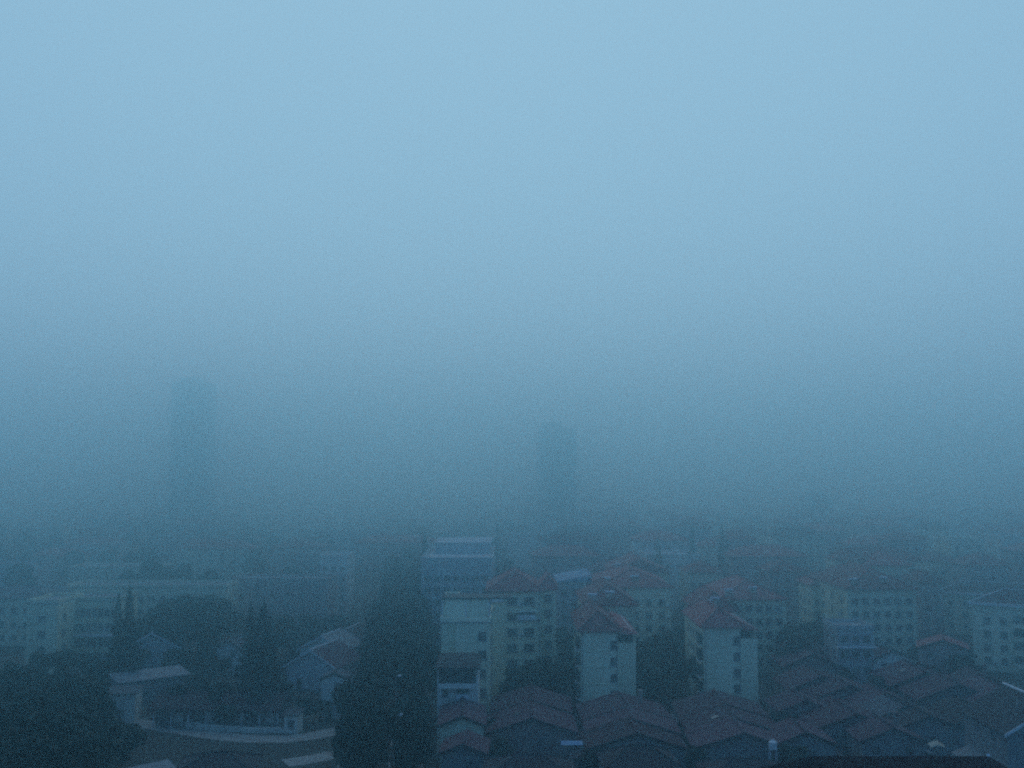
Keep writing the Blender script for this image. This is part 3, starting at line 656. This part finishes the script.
def cone_tree(seed, leaves, H=20.0, rb=3.6, ls=(.25, .5)):
    rng = random.Random(seed); t = MB(); c = MB()
    t.tube((0,0,-.1),(0,0,H*.97),.3,.03,7)
    nb = 90; br = []
    for i in range(nb):
        f = (i + rng.random()) / nb; z = H * (.08 + .88 * f); a = i * 2.4 + rng.uniform(-.3, .3)
        ln = (rb * (1 - f) ** .85 + .18) * rng.uniform(.7, 1.15)
        br.append((z, a, ln)); t.tube((0,0,z),(math.cos(a)*ln*.9, math.sin(a)*ln*.9, z + ln*.1), .05, .015, 4)
    wts = [l + .25 for _, _, l in br]
    for (z, a, ln) in rng.choices(br, wts, k=leaves):
        s = rng.random() ** .7 * ln; w_ = .12 + .22 * ln * (1 - s / ln * .6)
        p = Vector((math.cos(a)*s, math.sin(a)*s, z + .12*s - .05*s*s)) + Vector((rng.gauss(0,w_), rng.gauss(0,w_), rng.gauss(0,.22)))
        leaf_quad(c, p, rng.uniform(*ls) * (.6 + .4 * ln / rb), rng)
    for i in range(30): leaf_quad(c, Vector((rng.gauss(0,.08), rng.gauss(0,.08), H * rng.uniform(.93, 1.0))), .18, rng)
    return t.mesh('trunk', ['bark']), c.mesh('crown', ['needle'])
BROAD = [broad_tree(s, 3000) for s in (1, 2, 3, 4)]
BROAD_FAR = [broad_tree(s, 800, ls=(.45, .9)) for s in (7, 8, 9)]
CONE = [cone_tree(s, 3200) for s in (1, 2)]
CONE_FAR = [cone_tree(s, 900, ls=(.4, .8)) for s in (5,)]
trng = random.Random(21)
def tree(x, y, h, label, kind='broad', spread=1.0, group=None, name=None):
    far = y > 270
    pool = (BROAD_FAR if far else BROAD) if kind == 'broad' else (CONE_FAR if far else CONE)
    tm, cm = trng.choice(pool); base = 12.0 if kind == 'broad' else 20.0
    r = thing(name or ('broadleaf_tree' if kind == 'broad' else 'conifer_tree'), label, 'tree', (x, y, 0), trng.uniform(0, 6.28), group)
    s = h / base; r.scale = (s * spread, s * spread, s)
    for nm, me in (('trunk', tm), ('crown', cm)):
        o = bpy.data.objects.new(nm, me); col.objects.link(o); o.parent = r
    return r
def ptree(px, py, D, label, kind='broad', spread=1.0, group=None):
    h = zw(py, D); return tree(xw(px, D, h), D, h, label, kind, spread, group)
# conifers one can tell apart
ptree(119, 592, 206, 'left one of two slender pointed conifers before the pale school', 'cone', .7)
ptree(130, 582, 203, 'right, taller one of two slender pointed conifers before the pale school', 'cone', .72)
ptree(251, 602, 186, 'left spire of the dark cone-shaped pair before the houses', 'cone', .85)
ptree(264, 600, 184, 'right spire of the dark cone-shaped pair before the houses', 'cone', 1.15)
ptree(425, 528, 300, 'hazy pointed conifer at the left corner of the broad pale flat roof', 'cone', .6)
ptree(497, 516, 430, 'slim hazy spire of a conifer behind the broad pale flat roof', 'cone', .45)
ptree(658, 531, 330, 'faint pointed conifer behind the second gable block', 'cone', .6)
ptree(692, 522, 340, 'taller faint pointed conifer between the second and rightmost gable blocks', 'cone', .6)
ptree(722, 522, 345, 'faint pointed conifer behind the rightmost gable block', 'cone', .65)
# masses: nothing tells their trees apart
def mass(spots, label, group, hr=(11, 15), sp=(.95, 1.25)):
    for (x, y) in spots: tree(x, y, trng.uniform(*hr), label, 'broad', trng.uniform(*sp), group)
sp = []
y = 137
while y < 345:
    x = road_x(y)
    for q in (-1, 1):
        if trng.random() < .88: sp.append((x + q * (3.3 + trng.uniform(-.3, .9)), y + trng.uniform(-1.8, 1.8)))
    y += trng.uniform(4.6, 6.6)
mass(sp, 'dark leafy street tree in the double row of the avenue', 'trees of the avenue', (8.5, 15.5), (.62, .98))
sp = []
brng = random.Random(4)
for i, D in enumerate((116, 123, 131, 139, 147, 155, 163, 171)):
    x = xw(-60, D, 6) + (i % 2) * 2.6
    while x < xw(104 if D < 150 else 96, D, 6):
        sp.append((x + brng.uniform(-1.2, 1.2), D + brng.uniform(-2.2, 2.2))); x += 5.6
mass(sp, 'dark broadleaf tree of the dense mass filling the bottom left', 'bottom left tree mass', (9, 13.5), (.9, 1.2))
sp = [(xw(px, D, 6), D) for px, D in ((5,186),(25,190),(48,196),(70,192),(92,204),(12,206),(38,212),(64,214),(88,220),(104,212),(-8,198),(80,186))]
mass(sp, 'dark tree of the belt below the pale yellow school', 'tree belt below the school', (5.5, 8))
sp = [(xw(px, D, 6), D) for px, D in ((165,244),(182,238),(200,236),(216,242),(190,250),(208,252),(174,252))]
mass(sp, 'big rounded tree of the clump behind the pale sheet-roofed shed', 'clump behind the shed', (13, 15.5), (1.1, 1.35))
sp = [(xw(px, D, 6), D) for px, D in ((200,186),(214,182),(234,184),(280,186),(222,192),(256,196),(272,194),(196,196),(180,183))]
mass(sp, 'dark tree crowding round the foot of the cone-shaped pair', 'trees round the cone-shaped pair', (5.5, 8))
sp = [(xw(px, D, 6), D) for px, D in ((652,202),(664,214),(676,206),(690,220),(668,230),(682,236),(700,196),(650,190),(646,222),(696,243))]
mass(sp, 'dark tree in the gap between the second and rightmost gable blocks', 'trees between gable blocks', (8, 11.5))
sp = [(xw(px, D, 6), D) for px, D in ((566,205),(572,222),(560,236),(574,194),(562,190),(520,186),(540,190))]
mass(sp, 'dark tree in the gap between the terraced block and the second gable block', 'trees in the first gap', (7.5, 10.5))
sp = [(xw(px, D, 6), D) for px, D in ((795,224),(810,228),(826,232),(790,238),(802,216),(815,243))]
mass(sp, 'dark tree between the rightmost gable block and the wide red-roofed block', 'trees right of gable blocks', (9, 12))
sp = [(xw(px, D, 4), D) for px, D in ((592,150),(594,162),(596,141),(690,152),(693,164),(695,142),(780,150),(784,164),(790,143),(890,163),(900,176),(488,158),(491,147),(489,136),(878,190),(900,196),(975,178),(1000,186),(766,176),(846,196))]
mass(sp, 'small dark tree filling a gap among the right-hand row houses', 'trees between row houses', (5, 7.2), (.9, 1.2))
sp = [(xw(px, D, 4), D) for px, D in ((320,184),(306,182),(228,178))]
mass(sp, 'low dark garden tree beside the curving pale lane', 'trees by the pale lane', (3.6, 5.5), (1.1, 1.5))

sp = [(xw(px, D, 4), D) for px, D in ((178,190),(196,200),(206,206),(170,214),(196,222),(214,226),(226,218),(184,226),(172,231),(160,234),(204,230),(216,232),(140,228),(240,230))]
mass(sp, 'low dark tree tucked among the left-hand houses and sheds', 'trees among the left-hand houses', (4, 6), (1.05, 1.4))
sp = [(xw(px, D, 4), D) for px, D in ((276,236),(292,244),(306,252),(322,246),(336,256),(284,262),(262,256),(300,232),(330,236),(270,246))]
mass(sp, 'hazy tree behind the pale-edged gable house, left of the avenue', 'trees behind the pale-edged house', (7, 10.5), (1.1, 1.4))
sp = [(xw(px, D, 4), D) for px, D in ((922,226),(934,214),(948,230),(960,210),(968,222),(930,198),(952,196),(940,244),(918,206),(976,198),(886,212),(894,200))]
mass(sp, 'dark tree in the hollow before the long slabs at right', 'trees before the long slabs', (5, 8), (1.05, 1.35))
house('low pinkish house among trees in the hollow before the long slabs', 943, 640, 212, 9.0, 8, 1.6, 6.5, 'pink', 'redroof', None, None, R(-20), 2, 'house')
house('small pale house squeezed between the small banded house and the hollow trees', 892, 650, 206, 8.0, 8, 1.6, 6.5, 'white', 'brownroof', None, None, R(15), 2, 'house')

# ------------------------------------------------------------------ the hazy middle distance
frng = random.Random(77)
FAR_R = 'hazy apartment block in the field of red and brown roofs beyond the gable blocks'
FAR_L = 'hazy low building among trees beyond the school'
FT_R = 'hazy tree between the far apartment blocks'
FT_L = 'hazy tree in the far wooded ground beyond the school'
for D in (300, 335, 372, 412, 455, 500, 550, 605, 665):
    x = -.52 * D
    while x < .54 * D:
        wd = frng.uniform(12, 24); px = 512 + x / D * F
        right = px > 500
        p_b = .80 if right else .42
        blocked = (300 <= D < 320 and (310 < px < 352 or 405 < px < 500 or 680 < px < 812 or px > 890)) or (D < 345 and px > 880) or (D == 335 and (300 < px < 350)) or (abs(x - road_x(D)) < 12 + wd / 2) or (D in (455,500) and 800 < px < 836) or (D in (500,) and 530 < px < 585) or (D in (550,) and 150 < px < 225)
        if not blocked and frng.random() < p_b:
            ze = frng.uniform(13, 18.5) if right else frng.uniform(6, 13)
            if not right: wd *= 1.5
            r = thing('apartment_block' if right else 'low_building', FAR_R if right else FAR_L, 'apartment block' if right else 'low building', (x, D + frng.uniform(-6, 6), 0), R(frng.uniform(-8, 8)), 'far apartment blocks' if right else 'far low buildings')
            wl = frng.choice(('cream', 'white', 'pink', 'grey', 'cream')); rf = frng.choice(('hip', 'hip', 'flat')) if right else frng.choice(('flat', 'hip', 'flat'))
            wing(r, 0, wd, 0, frng.uniform(11, 16), ze, rf, 3, wall=wl, rm=frng.choice(('redroof', 'redroof', 'brownroof')), S=int(wd / 4) if D < 420 else 0, st=int(ze / 2.8), z1=2.0, sh=2.8, band=D < 420, deck=frng.choice(('deck', 'whitedeck')), ac=0, smarg=.03)
        elif frng.random() < .8:
            for k in range(2): tree(x + frng.uniform(0, wd), D + frng.uniform(-9, 9), frng.uniform(9, 15), FT_R if right else FT_L, 'broad', frng.uniform(1, 1.3), 'far trees at right' if right else 'far trees at left')
        if frng.random() < (.35 if right else .75):
            tree(x + wd + 3, D - 12 + frng.uniform(-6, 3), frng.uniform(8, 15), FT_R if right else FT_L, 'broad', frng.uniform(1, 1.35), 'far trees at right' if right else 'far trees at left')
        x += wd + frng.uniform(8, 15)

# ------------------------------------------------------------------ haze: one closed box of even density round the whole place
b = MB(); b.box(-1520, 1520, -110, 2720, -1.0, 133.0)
hz = b.build('haze', 'ground'); hz['kind'] = 'stuff'; hz['label'] = 'thick blue dusk haze over the whole town'; hz['category'] = 'haze'
hm = bpy.data.materials.new('haze_volume'); hm.use_nodes = True; ht = hm.node_tree; ht.nodes.clear()
ho = ht.nodes.new('ShaderNodeOutputMaterial'); pv = ht.nodes.new('ShaderNodeVolumePrincipled')
pv.inputs['Absorption Color'].default_value = (.6, .6, .6, 1); pv.inputs['Density'].default_value = HAZE_DENSITY; pv.inputs['Anisotropy'].default_value = HAZE_ANISO; pv.inputs['Color'].default_value = HAZE_COLOR
ht.links.new(pv.outputs['Volume'], ho.inputs['Volume'])
hz.data.materials.clear(); hz.data.materials.append(hm)
